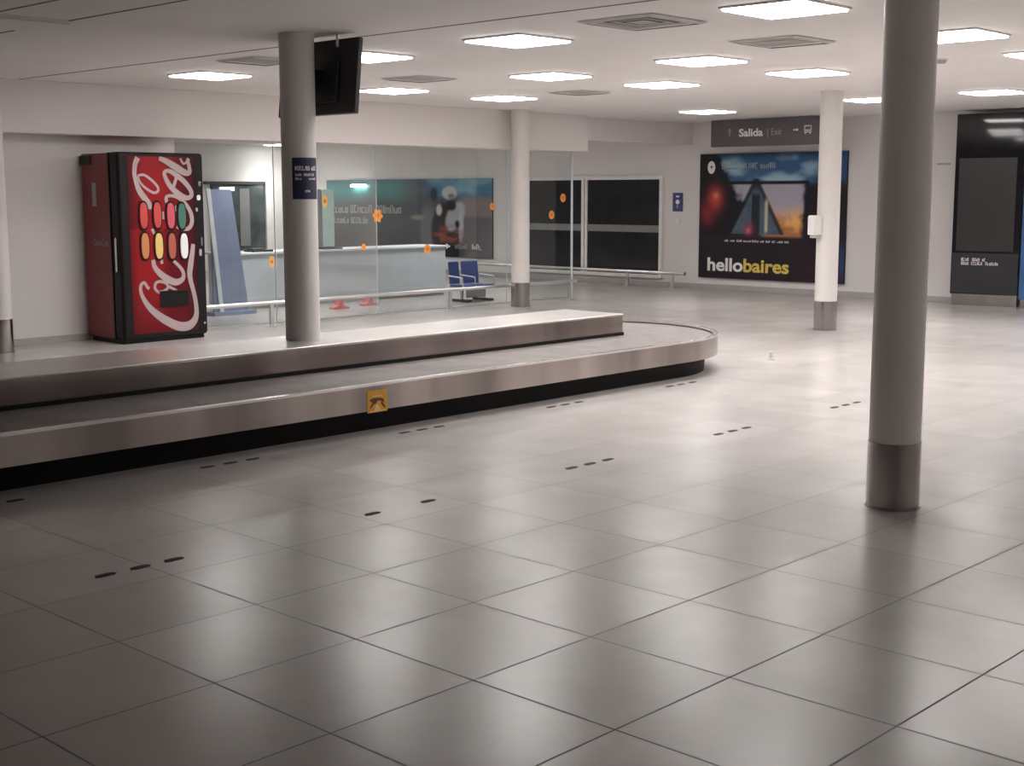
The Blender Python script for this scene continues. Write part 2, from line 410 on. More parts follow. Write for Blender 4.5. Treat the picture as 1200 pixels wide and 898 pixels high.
pm = MB()
pm.prism([(3.362, .222), (3.37, .232), (3.418, .238), (3.468, .232), (3.488, .222), (3.492, .198), (3.47, .207), (3.452, .217), (3.43, .212), (3.42, .198), (3.405, .193), (3.388, .205)], F, .001)
pm.prism([(3.47, .207), (3.486, .19), (3.505, .168), (3.497, .160), (3.478, .176), (3.462, .196)], F, .001)
pm.prism([(3.388, .205), (3.374, .19), (3.366, .172), (3.375, .168), (3.388, .184), (3.4, .196)], F, .001)
pm.build('pictogram', 'caution_d', st)
MB().prism([(3.39, .245), (3.47, .245), (3.47, .252), (3.39, .252)], F, .001).build('top_print', 'caution_p', st)
MB().prism([(3.36, .142), (3.505, .142), (3.505, .150), (3.46, .150), (3.44, .19), (3.42, .19), (3.40, .150), (3.36, .150)], F, .001).build('lower_print', 'caution_p', st)

# ------------------------------------------------------------------ vending machine
VX0, VX1, VY, VB = 5.06, 6.11, 9.10, 9.86
vm = thing('vending_machine', 'red and black drinks vending machine standing against the white left wall', 'vending machine', (VX0, VY, 0))
MB().box(VX0, VX1, VY+.20, VB, .05, 2.02).build('cabinet', 'red', vm, bevel=.012)
MB().box(VX0+.03, VX1-.03, VY+.06, VB-.04, 0, .055).build('base_plinth', 'vblack', vm)
MB().box(VX0-.012, VX1+.006, VY+.55, VB+.02, 1.90, 2.0).build('rear_top_bracket', 'vblack', vm, bevel=.005)
MB().box(VX0-.004, VX1+.004, VY+.19, VY+.21, .05, 2.025).build('door_gasket', 'vblack', vm)
door = MB().box(VX0, VX1, VY+.012, VY+.195, .045, 2.03).build('door', 'vblack', vm, bevel=.035, seg=4)
door['label'] = 'black framed front door'
def vp(u, v):  # reflection painted into the red: darker right side and edges, brighter band
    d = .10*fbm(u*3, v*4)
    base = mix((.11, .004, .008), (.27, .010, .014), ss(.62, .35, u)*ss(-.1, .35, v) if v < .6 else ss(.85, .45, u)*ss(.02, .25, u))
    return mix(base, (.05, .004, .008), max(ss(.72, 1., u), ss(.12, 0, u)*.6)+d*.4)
PF = LEFT(VY+.010)
printed('front_panel', PF, 5.17, 5.99, .10, 1.985, 40, 90, vp, attr_mat('vending_front_shading', .3), door)['label'] = 'red front panel with reflection shading painted in'
STROKES = [
 [(5.376,.58,.0339),(5.35,.606,.0338),(5.32,.648,.0337),(5.282,.63,.0336),(5.272,.567,.0388),(5.302,.48,.0493),(5.374,.378,.0653),(5.482,.284,.0818),(5.592,.215,.0932),(5.719,.156,.0996),(5.835,.147,.0977),(5.917,.192,.0819),(5.957,.278,.0602),(5.951,.405,.0519),(5.926,.532,.0517),(5.898,.634,.0542),(5.887,.723,.0622),(5.903,.822,.0676),(5.925,.934,.0595),(5.945,1.045,.046)],
 [(5.486,.537,.0316),(5.446,.583,.0314),(5.462,.641,.0315),(5.526,.652,.0316),(5.593,.624,.0318),(5.601,.577,.0318),(5.55,.546,.0317),(5.486,.537,.0316)],
 [(5.595,.606,.0318),(5.664,.571,.0293),(5.735,.536,.0188)],
 [(5.438,.889,.0443),(5.452,.815,.0523),(5.516,.739,.0684),(5.612,.673,.0769),(5.71,.637,.0722),(5.791,.665,.0538),(5.808,.726,.043),(5.774,.79,.0402),(5.691,.868,.0346)],
 [(5.524,.864,.0473),(5.557,.868,.0474)],
 [(5.300,1.97,.0606),(5.266,1.908,.055),(5.252,1.805,.0495),(5.269,1.715,.0496),(5.304,1.625,.0637),(5.36,1.547,.0696),(5.417,1.482,.056),(5.419,1.429,.0336)],
 [(5.289,1.78,.0248),(5.364,1.791,.0278),(5.451,1.74,.028),(5.522,1.671,.0281),(5.528,1.623,.0282),(5.477,1.604,.0281),(5.39,1.645,.0279),(5.319,1.709,.0249),(5.289,1.78,.0248)],
 [(5.629,1.754,.0482),(5.613,1.816,.0424),(5.666,1.838,.0426),(5.756,1.797,.0572),(5.861,1.719,.0577),(5.933,1.632,.0523),(5.94,1.569,.0495),(5.873,1.548,.055),(5.766,1.599,.066),(5.678,1.678,.0569),(5.629,1.754,.0482)],
 [(5.769,1.797,.0372),(5.747,1.731,.0372),(5.72,1.665,.0371)],
 [(5.556,1.97,.0421),(5.64,1.94,.0622),(5.76,1.876,.0772),(5.866,1.822,.0692),(5.928,1.823,.0492),(5.925,1.892,.0434),(5.911,1.945,.0433),(5.925,1.972,.0376)],
 [(5.818,1.972,.0229),(5.854,1.917,.0259),(5.905,1.938,.0231)],
 [(5.633,1.496,.0427),(5.627,1.557,.0369),(5.693,1.572,.0343),(5.78,1.546,.0374),(5.867,1.479,.0434),(5.926,1.385,.0495),(5.938,1.29,.0496),(5.897,1.221,.0466),(5.809,1.209,.0347),(5.742,1.237,.0288)],
 [(5.579,1.402,.0227),(5.58,1.322,.0256)],[(5.739,1.466,.0143),(5.736,1.4,.0172)],[(5.439,1.219,.0366),(5.463,1.166,.0282)]]
lg = MB()
for i, s_ in enumerate(STROKES): lg.ribbon(s_, LEFT(VY+.0095-.0003*(i % 3)), .002)
lg.build('script_logo', 'cream', door)['label'] = 'silver white script logo running up the front'
def oval(u, v, a, b, n=20, p=2.6):
    return [(u+a*math.copysign(abs(math.cos(2*PI*i/n))**(2/p), math.cos(2*PI*i/n)), v+b*math.copysign(abs(math.sin(2*PI*i/n))**(2/p), math.sin(2*PI*i/n))) for i in range(n)]
for (u, v, m_, l_) in [(5.336,1.362,'b_red','red'),(5.503,1.365,'b_red','red'),(5.667,1.358,'b_pink','crimson'),(5.806,1.351,'b_green','dark green'),(5.341,1.04,'b_orange','orange'),(5.509,1.035,'b_yellow','yellow'),(5.67,1.03,'b_brown','brick red'),(5.822,1.026,'b_white','white')]:
    MB().prism(oval(u, v, .064, .160), LEFT(VY+.0075), .006).build('button_surround', 'vblack', door)
    MB().prism(oval(u, v, .047, .138), LEFT(VY+.003), .014).build('selection_button', m_, door, bevel=.004)['label'] = l_+' selection button'
MB().prism([(5.505, .372), (5.86, .372), (5.86, .53), (5.505, .53)], LEFT(VY+.0065), .004).build('delivery_opening', 'black', door)
MB().box(5.50, 5.865, VY-.006, VY+.006, .53, .55).build('delivery_hood', 'vblack', door, bevel=.003)
MB().prism([(5.985, .10), (6.09, .10), (6.09, 1.985), (5.985, 1.985)], LEFT(VY+.0115), .004).build('coin_panel', 'vblack', door)
for (u, v, a, b, m_) in [(6.045, 1.70, .018, .028, 'chrome'), (6.03, 1.55, .024, .030, 'white'), (6.00, 1.42, .016, .022, 'cream'), (6.051, 1.071, .013, .05, 'chrome'), (6.03, .95, .018, .04, 'cream')]:
    MB().prism(oval(u, v, a, b), LEFT(VY+.007), .008).build('coin_fitting', m_, door, bevel=.002)
MB().prism(oval(6.055, .17, .012, .012), LEFT(VY+.007), .008).build('key_lock', 'chrome', door)
S_ = FAR(VX0-.0005)
MB().prism([(-9.22, .77), (-9.185, .77), (-9.18, 1.12), (-9.20, 1.14), (-9.22, 1.12)], FAR(VX0-.0005), .012).build('side_handle', 'chrome', door, bevel=.004)
MB().prism([(-9.65, 1.46), (-9.57, 1.46), (-9.57, 1.71), (-9.65, 1.71)], S_, .002).build('side_notice', 'grey_print', vm)
text('side_lettering', 'Coca-Cola', S_, -9.52, 1.07, .10, 'grey_print', vm, shear=.3, width=.30, h=.002)

# ------------------------------------------------------------------ hanging TV behind the plinth column
tv = thing('television', 'black flat television hung on the carousel column, seen from behind', 'television', (4.05, 4.48, 2.45))
c_ = math.radians(6)
def TVF(u, v, w):   # u along Y, v up, w towards +X ; tilted about Y
    return (4.055+w*math.cos(c_)+v*math.sin(c_), 4.50+u, 2.445+v*math.cos(c_)-w*math.sin(c_))
MB().prism([(-.455, -.275), (.455, -.275), (.455, .275), (-.455, .275)], TVF, .045).build('housing', 'tv', tv, bevel=.008)
MB().prism([(-.26, -.19), (.26, -.19), (.26, .12), (-.26, .12)], lambda u, v, w: TVF(u, v, -.022+w), .024).build('rear_cover', 'tv', tv, bevel=.012)
MB().prism([(-.435, -.25), (.435, -.25), (.435, .26), (-.435, .26)], lambda u, v, w: TVF(u, v, .0455+w), .001).build('screen', 'tv_screen', tv)
MB().box(3.94, 4.05, 4.42, 4.56, 2.38, 2.50).build('wall_bracket', 'tv', tv)
MB().tube([(4.07, 4.27, 2.66), (4.07, 4.27, ZC)], .012).build('ceiling_stem', 'tube', tv)

# navy notice wrapped on the plinth column
def wrap(x, y, base, r):      # u = arc angle, measured towards the right as the photo looks
    return lambda u, v, w: (x+(r+w)*math.cos(base+u), y+(r+w)*math.sin(base+u), v)
bang = math.atan2(-3.60-4.45, -2.38-3.829)
def sheet(fn, u0, u1, v0, v1, w, n=14):
    mb = MB(); vs = []
    for i in range(n+1):
        u = u0+(u1-u0)*i/n
        vs += [fn(u, v0, 0), fn(u, v1, 0), fn(u, v0, w), fn(u, v1, w)]
    fs = []
    for i in range(n):
        a, b = 4*i, 4*i+4
        fs += [(a, b, b+1, a+1), (a+2, a+3, b+3, b+2), (a, a+2, b+2, b), (a+1, b+1, b+3, a+3)]
    fs += [(0, 1, 3, 2), (4*n, 4*n+2, 4*n+3, 4*n+1)]
    return mb.add(vs, fs, True)
nt_ = thing('wall_notice', 'dark navy notice wrapped around the carousel plinth column', 'notice', (3.829, 4.3, 1.55))
W1 = wrap(3.829, 4.45, bang, R_+.0008)
sheet(W1, -.40, 1.25, 1.55, 1.852, .002).build('notice_sheet', 'navy', nt_)
W2 = wrap(3.829, 4.45, bang, R_+.0034)
def arcglyph(v, hgt, u0, u1, seed): words('notice_print', 'white', nt_, lambda u, vv, w: W2(u/R_, vv, w), u0*R_, u1*R_, v, hgt, .0006, seed)
arcglyph(1.775, .030, -.24, 1.1, 5); arcglyph(1.728, .018, -.22, .95, 8); arcglyph(1.70, .018, -.22, .1, 9); arcglyph(1.70, .016, .55, 1.0, 10); arcglyph(1.61, .018, .3, .6, 11)

# ------------------------------------------------------------------ ceiling fittings
LAMP_W = 24.
def ceiling_light(x, y, z, lit=True):
    t = thing('ceiling_light', '', 'ceiling light', (x, y, z-.012), 'square ceiling light panels')
    h, f = .30, .018
    MB().box(x-h, x+h, y-h, y-h+f, z-.014, z-.0005).box(x-h, x+h, y+h-f, y+h, z-.014, z-.0005).box(x-h, x-h+f, y-h+f, y+h-f, z-.014, z-.0005).box(x+h-f, x+h, y-h+f, y+h-f, z-.014, z-.0005).build('frame', 'lightframe', t)
    MB().box(x-h+f, x+h-f, y-h+f, y+h-f, z-.026, z-.002).build('diffuser', 'light' if lit else 'light_off', t)
    if lit:
        ld = bpy.data.lights.new('lamp', 'AREA'); ld.shape = 'SQUARE'; ld.size = .52; ld.energy = LAMP_W; ld.color = (1., .967, .945); ld.spread = math.radians(125)
        lo = bpy.data.objects.new('lamp', ld); COL.objects.link(lo); lo.parent = t; lo.location = (0, 0, -.03)
    return t
LIGHTS = [
 (5.10, 1.11, 'lit square ceiling light cut by the photo top edge, left of the near column'),
 (5.22, 3.53, 'lit square ceiling light at top centre, left of the dark square air vent'),
 (5.20, 5.29, 'lit square ceiling light half hidden behind the hanging television'),
 (5.32, 7.76, 'lit square ceiling light above the vending machine, leftmost lit one'),
 (7.49, 3.45, 'lit square ceiling light just below the dark square air vent'),
 (7.70, 5.41, 'lit square ceiling light at centre, right above the column top by the glass'),
 (7.85, 7.93, 'lit square ceiling light below and right of the hanging television'),
 (9.60, 7.87, 'lit square ceiling light directly over the middle column by the glass'),
 (9.31, 5.26, 'lit square ceiling light between the centre light and the exit sign'),
 (9.16, 3.40, 'lit square ceiling light above the exit sign, left of the column with dispenser'),
 (13.58, 7.68, 'lit square ceiling light nearest the exit sign, touching its upper left'),
 (7.22, .99, 'lit square ceiling light just right of the near column'),
 (13.0, 4.78, 'lit square ceiling light showing just left of the near column, far away'),
 (12.86, 3.18, 'lit square ceiling light above the black totem at right'),
 (9.05, 1.0, 'lit square ceiling light cut by the right edge of the photo'),
]
l0 = ceiling_light(LIGHTS[0][0], LIGHTS[0][1], ZC); l0['label'] = LIGHTS[0][2]
for x, y, lab in LIGHTS[1:]: copy_tree(l0, (x, y, ZC-.012), lab)
for x, y in [(9.2, -1.1), (11.3, 1.1), (13.0, .9), (7.3, -3.2), (11.2, -1.2), (1.5, -5.6)  , (5.2, -5.4)]:  # out-of-view panels added to brighten the near column and foreground
    copy_tree(l0, (x, y, ZC-.012), 'unseen square ceiling light added as fill beyond the right edge')
o = ceiling_light(2.04, 5.25, ZC, False); o['label'] = 'unlit square ceiling light in the dark upper left corner'
o = copy_tree(l0, (15.0, 19.45, 2.608), 'lit ceiling light seen through the glass just above the vending machine')
for x, y in [(8.4, 11.0), (12.2, 11.0), (9.8, 12.9), (13.6, 13.2), (10.5, 16.), (13.8, 16.6)]:  # hidden panels added to brighten the back room and counter
    copy_tree(l0, (x, y, 2.608), 'unseen square ceiling light added as fill behind the glass partition')

def vent(x, y, h, label, dark):
    t = thing('air_vent', label, 'air vent', (x, y, ZC-.02), 'square ceiling air vents')
    MB().box(x-h*.82, x+h*.82, y-h*.82, y+h*.82, ZC-.004, ZC-.001).build('vent_opening', 'vent_dark' if dark else 'vent', t)
    fr = MB()
    for k, m_ in ((1., .86), (.74, .62), (.5, .38), (.26, .0)):
        a, b = h*k, h*m_; zo = ZC-.022+.014*(k < .9); zi = ZC-.006
        co = [(x-a, y-a), (x+a, y-a), (x+a, y+a), (x-a, y+a)]; ci = [(x-b, y-b), (x+b, y-b), (x+b, y+b), (x-b, y+b)]
        if k == 1.: zo, zi = ZC-.006, ZC-.02
        for i in range(4):
            j = (i+1) % 4
            fr.add([(*co[i], zo), (*co[j], zo), (*ci[j], zi), (*ci[i], zi)], [(0, 1, 2, 3)])
    fr.build('vent_blades', 'vent', t)
vent(5.03, 2.19, .32, 'dark square ceiling air vent nearest the camera, at top right of centre', True)
vent(6.72, 2.15, .30, 'pale square ceiling air vent left of the near column', False)
vent(7.05, 6.62, .28, 'pale square ceiling air vent right of the hanging television', False)
vent(9.62, 6.68, .26, 'faint far square ceiling air vent above the glass partition end', False)
vent(4.82, 6.25, .28, 'square ceiling air vent left of the plinth column', False)
sd = thing('smoke_detector', 'small white smoke detector on the ceiling right of the near column', 'smoke detector', (8.89, 1.90, ZC-.04))
MB().cyl(8.89, 1.90, ZC-.012, ZC, .06).build('base', 'frame', sd)
MB().cyl(8.89, 1.90, ZC-.04, ZC-.012, .035, .05).build('sensor_head', 'vent', sd)

# ------------------------------------------------------------------ far wall: mural, exit sign, totem
FY = 9.69
def mural(u, v):
    n = fbm(u*7, v*7); n2 = fbm(u*22+4, v*22)
    c = mix((.018, .014, .022), (.035, .022, .028), n)
    sky = mix((.05, .13, .26), (.36, .54, .66), ss(.35, .75, fbm(u*5+2, v*9)))
    sky = mix(sky, (.015, .04, .11), ss(.93, 1., v)*.8)
    sky = mix(sky, (.02, .03, .08), ss(.86, 1., u)*.85)
    c = mix(c, sky, ss(.66, .74, v))
    # dusk behind the house
    dusk = mix((.42, .41, .48), (.85, .40, .17), ss(.66, .45, v+.05*n)*ss(.42, .55, u))
    dusk = mix(dusk, (.95, .50, .16), blob(u, v, .68, .45, .07, .08))
    inside = ss(.20, .22, u)*ss(.74, .72, u)*ss(.33, .37, v)*ss(.765, .755, v)
    c = mix(c, dusk, inside)
    c = mix(c, (.20, .05, .02), inside*ss(.5, .36, v+.2*(n2-.5))*.7)
    # dark trees at left and at right
    c = mix(c, (.012, .011, .016), ss(.30, .24, u+.5*(v-.72)+.08*(n2-.5))*ss(.30, .36, v))
    c = mix(c, (.02, .014, .02), ss(.70, .745, u+.06*(n2-.5))*ss(.83, .72, v+.1*(n2-.5)))
    # red glow of lamps at left, warm windows
    c = mix(c, (.55, .07, .05), blob(u, v, .115, .64, .05, .085)*1.1)
    c = mix(c, (.75, .25, .18), blob(u, v, .12, .665, .018, .025))
    c = mix(c, (.30, .03, .04), blob(u, v, .06, .52, .05, .08)*.9)
    # steep gabled house
    hw = (.80-v)*.42; d = abs(u-.405)
    if v > .36 and v < .80:
        c = mix(c, mix((.05, .085, .12), (.12, .17, .21), n2), ss(hw+.004, hw-.012, d))
        c = mix(c, (.012, .014, .02), ss(.018, .010, abs(d-hw))*.9)
        c = mix(c, (.012, .016, .025), ss(.032, .024, d)*ss(.70, .66, v)*.9)
        c = mix(c, (.60, .56, .42), ss(.014, .006, abs(u-.478))*ss(.66, .60, v)*ss(.36, .40, v)*.9)
        c = mix(c, (.02, .02, .03), blob(u, v, .405, .76, .03, .05))
    c = mix(c, (.35, .04, .08), blob(u, v, .36, .40, .03, .05))
    c = mix(c, (.60, .18, .25), blob(u, v, .355, .39, .014, .02))
    # thin dark frame drawn round the view
    fr = (abs(v-.768) < .011 and .20 < u < .76) or (abs(u-.752) < .011 and .40 < v < .77)
    if fr: c = (.014, .014, .02)
    c = mix(c, (.022, .016, .022), ss(.36, .31, v)); c = mix(c, (.06, .016, .03), ss(.34, .0, v)*ss(.6, 1., u)*.8)
    c = mix(c, (.03, .07, .20), ss(.955, .98, u)*max(ss(.72, .9, v), .8*blob(u, v, 1., .16, .1, .12)))
    return c
mu = thing('mural_board', 'large dark city travel mural reading hellobaires on the far wall', 'mural', (XF-.04, 8.3, .2))
MB().box(XF-.04, XF, 6.945, FY, .19, 2.235).build('backing_board', 'vblack', mu)
printed('printed_picture', FAR(XF-.0405), -FY, -6.945, .19, 2.235, 150, 112, mural, attr_mat('mural_print', .4), mu)
FF = FAR(XF-.042)
text('hello_lettering', 'hello', FF, -9.515, .405, .30, 'white', mu, bold=.0075, width=.70, align='LEFT')
text('baires_lettering', 'baires', FF, -8.80, .405, .30, 'yellow', mu, bold=.0075, width=.86, align='LEFT')
words('caption_print', 'white', mu, FF, -9.17, -7.9, .815, .034, .001, 21)
words('title_print', 'title', mu, FF, -9.25, -8.2, 2.03, .10, .001, 33)
bd = MB(); bd.prism([(-9.46+.075*math.cos(2*PI*i/28), 2.015+.105*math.sin(2*PI*i/28)) for i in range(28)], FF, .001); bd.build('round_badge', 'white', mu)
MB().prism([(-9.485, 2.03), (-9.455, 1.99), (-9.43, 2.03), (-9.455, 2.045)], FAR(XF-.0432), .001).build('badge_emblem', 'sign_grey', mu)

sx = 15.62
ex = thing('exit_sign', 'hanging charcoal sign reading Salida Exit above the mural', 'exit sign', (sx, 8., 2.3))
MB().box(sx, sx+.12, 6.93, 9.05, 2.322, 2.735).build('sign_box', 'sign_grey', ex, bevel=.006)
for y in (8.6, 7.3): MB().box(sx+.05, sx+.07, y-.01, y+.01, 2.73, ZC).build('hanger', 'tube', ex)
EF = FAR(sx-.0005); kx = lambda t: -(-3.601+(t+3.601)*(sx+2.382)/(16.2+2.382)); kz = lambda z: 1.588+(z-1.588)*(sx+2.382)/(16.2+2.382)
text('salida_lettering', 'Salida', EF, kx(8.68), kz(2.555), .165, 'white', ex, bold=.004, width=.44)
text('exit_lettering', '| Exit', EF, kx(8.24), kz(2.555), .15, 'grey_print', ex, width=.25)
ar = MB(); u, v = kx(9.08), kz(2.565)
ar.prism([(u-.02, v-.05), (u+.0, v-.05), (u+.0, v+.03), (u+.025, v+.03), (u-.01, v+.075), (u-.045, v+.03), (u-.02, v+.03)], EF, .002).build('up_arrow', 'grey_print', ex)
u, v = kx(7.84), kz(2.578)
MB().prism([(u-.05, v-.008), (u+.01, v-.008), (u+.01, v-.025), (u+.04, v), (u+.01, v+.025), (u+.01, v+.008), (u-.05, v+.008)], EF, .002).build('side_arrow', 'white', ex)
u, v = kx(7.63), kz(2.575); b_ = .065
ic = MB()
for (a0, a1, c0, c1) in ((-b_, b_, b_-.018, b_), (-b_, b_, -.02, 0), (-b_, -b_+.018, -b_+.02, b_), (b_-.018, b_, -b_+.02, b_), (-b_, b_, -b_+.02, -b_+.035), (-b_+.01, -b_+.035, -b_, -b_+.025), (b_-.035, b_-.01, -b_, -b_+.025)):
    ic.prism([(u+a0, v+c0), (u+a1, v+c0), (u+a1, v+c1), (u+a0, v+c1)], EF, .002)
ic.build('bus_symbol', 'white', ex)

tx = 15.90
def turned(v, a=math.radians(8), px=tx, py=5.045):
    x, y = v[0]-px, v[1]-py
    return (px+x*math.cos(a)-y*math.sin(a), py+x*math.sin(a)+y*math.cos(a), v[2])
def TURN(mb): mb.v = [turned(v) for v in mb.v]; return mb
def FTURN(x): f = FAR(x); return lambda u, v, w: turned(f(u, v, w))
to = thing('information_totem', 'tall gloss black information totem with dark screen at the far wall on the right', 'totem', (tx, 4.57, 0))
TURN(MB().box(tx, tx+.19, 4.105, 5.045, .163, 2.69)).build('body', 'totem', to, bevel=.006)
TURN(MB().box(tx+.03, tx+.18, 4.12, 5.03, 0, .165)).build('foot_panel', 'steel_dark', to)
TF = FTURN(tx-.001)
MB().prism([(-4.985, .775), (-4.19, .775), (-4.19, 2.075), (-4.985, 2.075)], TF, .004).build('screen', 'totem_screen', to, bevel=.003)
MB().prism([(-5.03, .18), (-4.12, .18), (-4.12, .745), (-5.03, .745)], TF, .003).build('lower_panel', 'totem_low', to)
TG = FTURN(tx-.0045)
words('print_line', 'white', to, TG, -4.90, -4.56, .655, .045, .001, 3); words('print_line', 'white', to, TG, -4.90, -4.37, .600, .045, .001, 14)
bp_ = thing('blue_panel', 'bright blue upright panel beside the black totem at the right edge', 'panel', (tx, 3.8, 0))
MB().box(tx+.10, XF-.03, 3.45, 4.085, .12, 2.70).build('panel', 'blue', bp_, bevel=.006)
MB().box(tx+.12, XF-.03, 3.47, 4.07, 0, .125).build('foot', 'steel_dark', bp_)
tag(MB().box(XF-.015, XF+.003, 5.30, 5.50, 1.995, 2.025).build('door_closer_plate', 'vent'), 'small thin grey strip on the far wall left of the totem', 'wall strip')

ws = thing('wall_sign', 'small navy pictogram sign on the far wall left of the mural', 'sign', (XF, 10.16, 1.28))
MB().box(XF-.012, XF, 10.06, 10.27, 1.285, 1.60).build('plate', 'navy2', ws, bevel=.003)
WF = FAR(XF-.0125)
MB().prism(oval(-10.165, 1.445, .04, .04, 16, 2), WF, .002).prism([(-10.2, 1.525), (-10.13, 1.525), (-10.13, 1.55), (-10.2, 1.55)], WF, .002).build('pictogram', 'white', ws)
MB().prism([(-10.185, 1.34), (-10.15, 1.34), (-10.15, 1.395), (-10.185, 1.395)], WF, .002).build('lower_pictogram', 'grey_print', ws)
tag(MB().box(XF-.01, XF, 10.12, 10.21, 1.08, 1.17).build('switch_plate', 'lightframe'), 'small white switch plate under the navy wall sign', 'switch')

# dispenser on the far right column
dn = Vector((-.908, .419, 0)); dt = Vector((-dn.y, dn.x, 0)); dc = Vector((11.526, 4.50, 0))
DF = lambda u, v, w: tuple(dc+dt*u+dn*(R_-.004+w)+Vector((0, 0, v)))
dp = thing('hand_dispenser', 'small white dispenser fixed to the column before the mural', 'dispenser', tuple(dc+dn*R_+Vector((0, 0, 1.08))))
MB().prism([(-.065, 1.11), (.065, 1.11), (.065, 1.32), (.05, 1.335), (-.05, 1.335), (-.065, 1.32)], DF, .115).build('housing', 'dispenser', dp, bevel=.012)
MB().prism([(-.05, 1.075), (.05, 1.075), (.05, 1.115), (-.05, 1.115)], DF, .09).build('nozzle_tray', 'disp_grey', dp, bevel=.006)

# ------------------------------------------------------------------ bumper rails
r1 = thing('bumper_rail', 'low steel trolley bumper rail along the glass partition', 'rail', (10, 9.6, 0))
MB().tube([(6.2, 9.62, .285), (13.0, 9.62, .285)], .024).build('rail', 'tube', r1)
for x in (7.35, 10.35, 12.85):
    MB().box(x-.025, x+.025, 9.605, 9.635, 0, .27).build('post', 'tube', r1); MB().box(x-.05, x+.05, 9.57, 9.67, 0, .008).build('post_base', 'tube', r1)
r2 = thing('bumper_rail', 'low steel bumper rail along the far wall under the dark windows', 'rail', (15.9, 12, 0))
MB().tube([(15.9, 9.72, .255), (15.9, 15.3, .255)], .028).build('rail', 'tube', r2)
for y in (9.98, 10.95, 13.3, 14.9):
    MB().box(15.885, 15.915, y-.03, y+.03, 0, .24).build('post', 'tube', r2); MB().box(15.85, 15.95, y-.06, y+.06, 0, .008).build('post_base', 'tube', r2)

# ------------------------------------------------------------------ stickers on the glass
def sticker(x, z, kind, label, s=.055):
    t = thing('glass_sticker', label, 'sticker', (x, GL+.018, z), 'orange safety stickers on the glass')
    fn = LEFT(GL+.0195)
    n = 16 if kind == 'flower' else 8
    out = []
    for i in range(40):
        a = 2*PI*i/40; r = s*(1.05+.17*math.cos(a*6+.5)) if kind == 'flower' else s
        if kind == 'oval': out.append((x+.7*r*math.cos(a), z+1.25*r*math.sin(a)))
        else: out.append((x+r*math.cos(a), z+r*1.05*math.sin(a)))
    MB().prism(out, fn, .0015).build('sticker_face', 'amber' if kind == 'oval' else 'orange', t)
    MB().prism([(x+.4*s*math.cos(2*PI*i/14), z+.4*s*math.sin(2*PI*i/14)) for i in range(14)], LEFT(GL+.0178), .001).build('sticker_symbol', 'orange2', t)
sticker(9.33, 1.302, 'flower', 'large orange flower shaped sticker on the glass pane joint', .075)
sticker(10.22, .838, 'disc', 'orange round sticker on the glass near the right end of the counter top', .062)
sticker(11.50, 1.408, 'disc', 'orange sticker on the glass just left of the middle column', .05)
sticker(13.04, 1.524, 'disc', 'orange sticker on the glass in front of the dark window, upper of two', .062)
sticker(12.78, 1.271, 'disc', 'orange sticker on the glass in front of the dark window, lower of two', .062)
sticker(8.45, 1.496, 'oval', 'tall amber sticker on the glass by the pale green panel', .065)
sticker(9.08, .90, 'disc', 'small orange sticker on the glass low above the counter edge', .04)
sticker(7.60, .76, 'oval', 'orange sticker on the glass at the left side of the plinth column', .06)

# ------------------------------------------------------------------ floor marks
def marks(x, y, n, label, sp=.16, skip=()):
    t = thing('floor_marking', label, 'floor marking', (x, y, 0), 'dashed floor markings')
    for i in range(n):
        if i in skip: continue
        cx = x+(i-(n-1)/2)*sp
        poly = [(cx-.050, y-.012), (cx-.03, y-.022), (cx+.035, y-.020), (cx+.052, y-.008), (cx+.046, y+.014), (cx+.02, y+.02), (cx-.035, y+.017)]
        MB().prism(poly, lambda u, v, w: (u, v, w), .002).build('dash', 'mark', t)
for i, (x, lab) in enumerate([(.64, 'dashed dark floor marking by the carousel at the left edge of the photo'), (2.148, 'dashed dark floor marking along the carousel, left of the warning sticker'), (3.705, 'dashed dark floor marking along the carousel, just right of the warning sticker'), (5.19, 'dashed dark floor marking along the carousel, midway to its rounded end'), (6.675, 'dashed dark floor marking next to the carousel rounded end')]):
    marks(x, 3.0+.005*i, 3, lab, skip=(0, 1) if i == 0 and False else ())
for i, (x, lab) in enumerate([(.57, 'dashed dark floor marking in the shaded left foreground'), (2.08, 'faint dashed floor marking at left of centre, its middle dash worn away'), (3.594, 'dashed dark floor marking on open floor at the centre of the photo'), (5.10, 'dashed dark floor marking on open floor left of the near column'), (6.624, 'dashed dark floor marking nearest the near column, far one')]):
    marks(x, 1.40+.012*i, 3, lab, sp=.166 if i != 1 else .19, skip=(1,) if i == 1 else ())
fs = thing('floor_stud', 'tiny dark grey stud on the floor beyond the carousel end', 'floor stud', (8.6, 3.4, 0))
MB().cyl(8.62, 3.38, 0, .012, .035, n=20).build('stud_base', 'vent', fs)
MB().cyl(8.62, 3.38, .012, .075, .020, .016, n=20).build('stud_pin', 'vent', fs)

# ------------------------------------------------------------------ room behind the glass
ct = thing('service_counter', 'long pale grey service counter behind the glass partition', 'counter', (10.3, 11.9, 0))
MB().box(8.30, 12.35, 11.80, 12.35, .04, .755).build('front_body', 'counter', ct)
MB().box(8.28, 12.37, 11.77, 12.4, .755, .785).build('worktop', 'ltrim', ct, bevel=.004)
MB().box(8.32, 12.33, 11.83, 12.3, 0, .04).build('kick', 'skirt', ct)
pb = thing('blue_partition', 'slanted slate blue partition board behind the glass, right of the vending machine', 'partition', (7.8, 11.3, 0))
MB().prism([(7.66, .0), (8.22, .0), (7.98, 1.65), (7.66, 1.65)], LEFT(11.32), .03).build('board', 'slate', pb)
MB().prism([(7.74, 0), (7.80, 0), (7.64, 1.66), (7.58, 1.66)], LEFT(11.28), .02).build('edge_trim', 'ltrim', pb)
MB().box(7.62, 8.28, 11.22, 11.5, 0, .05).build('foot', 'slate', pb)
pg = thing('green_upright_panel', 'narrow pale green upright panel behind the counter', 'panel', (10.9, 12.9, 0))
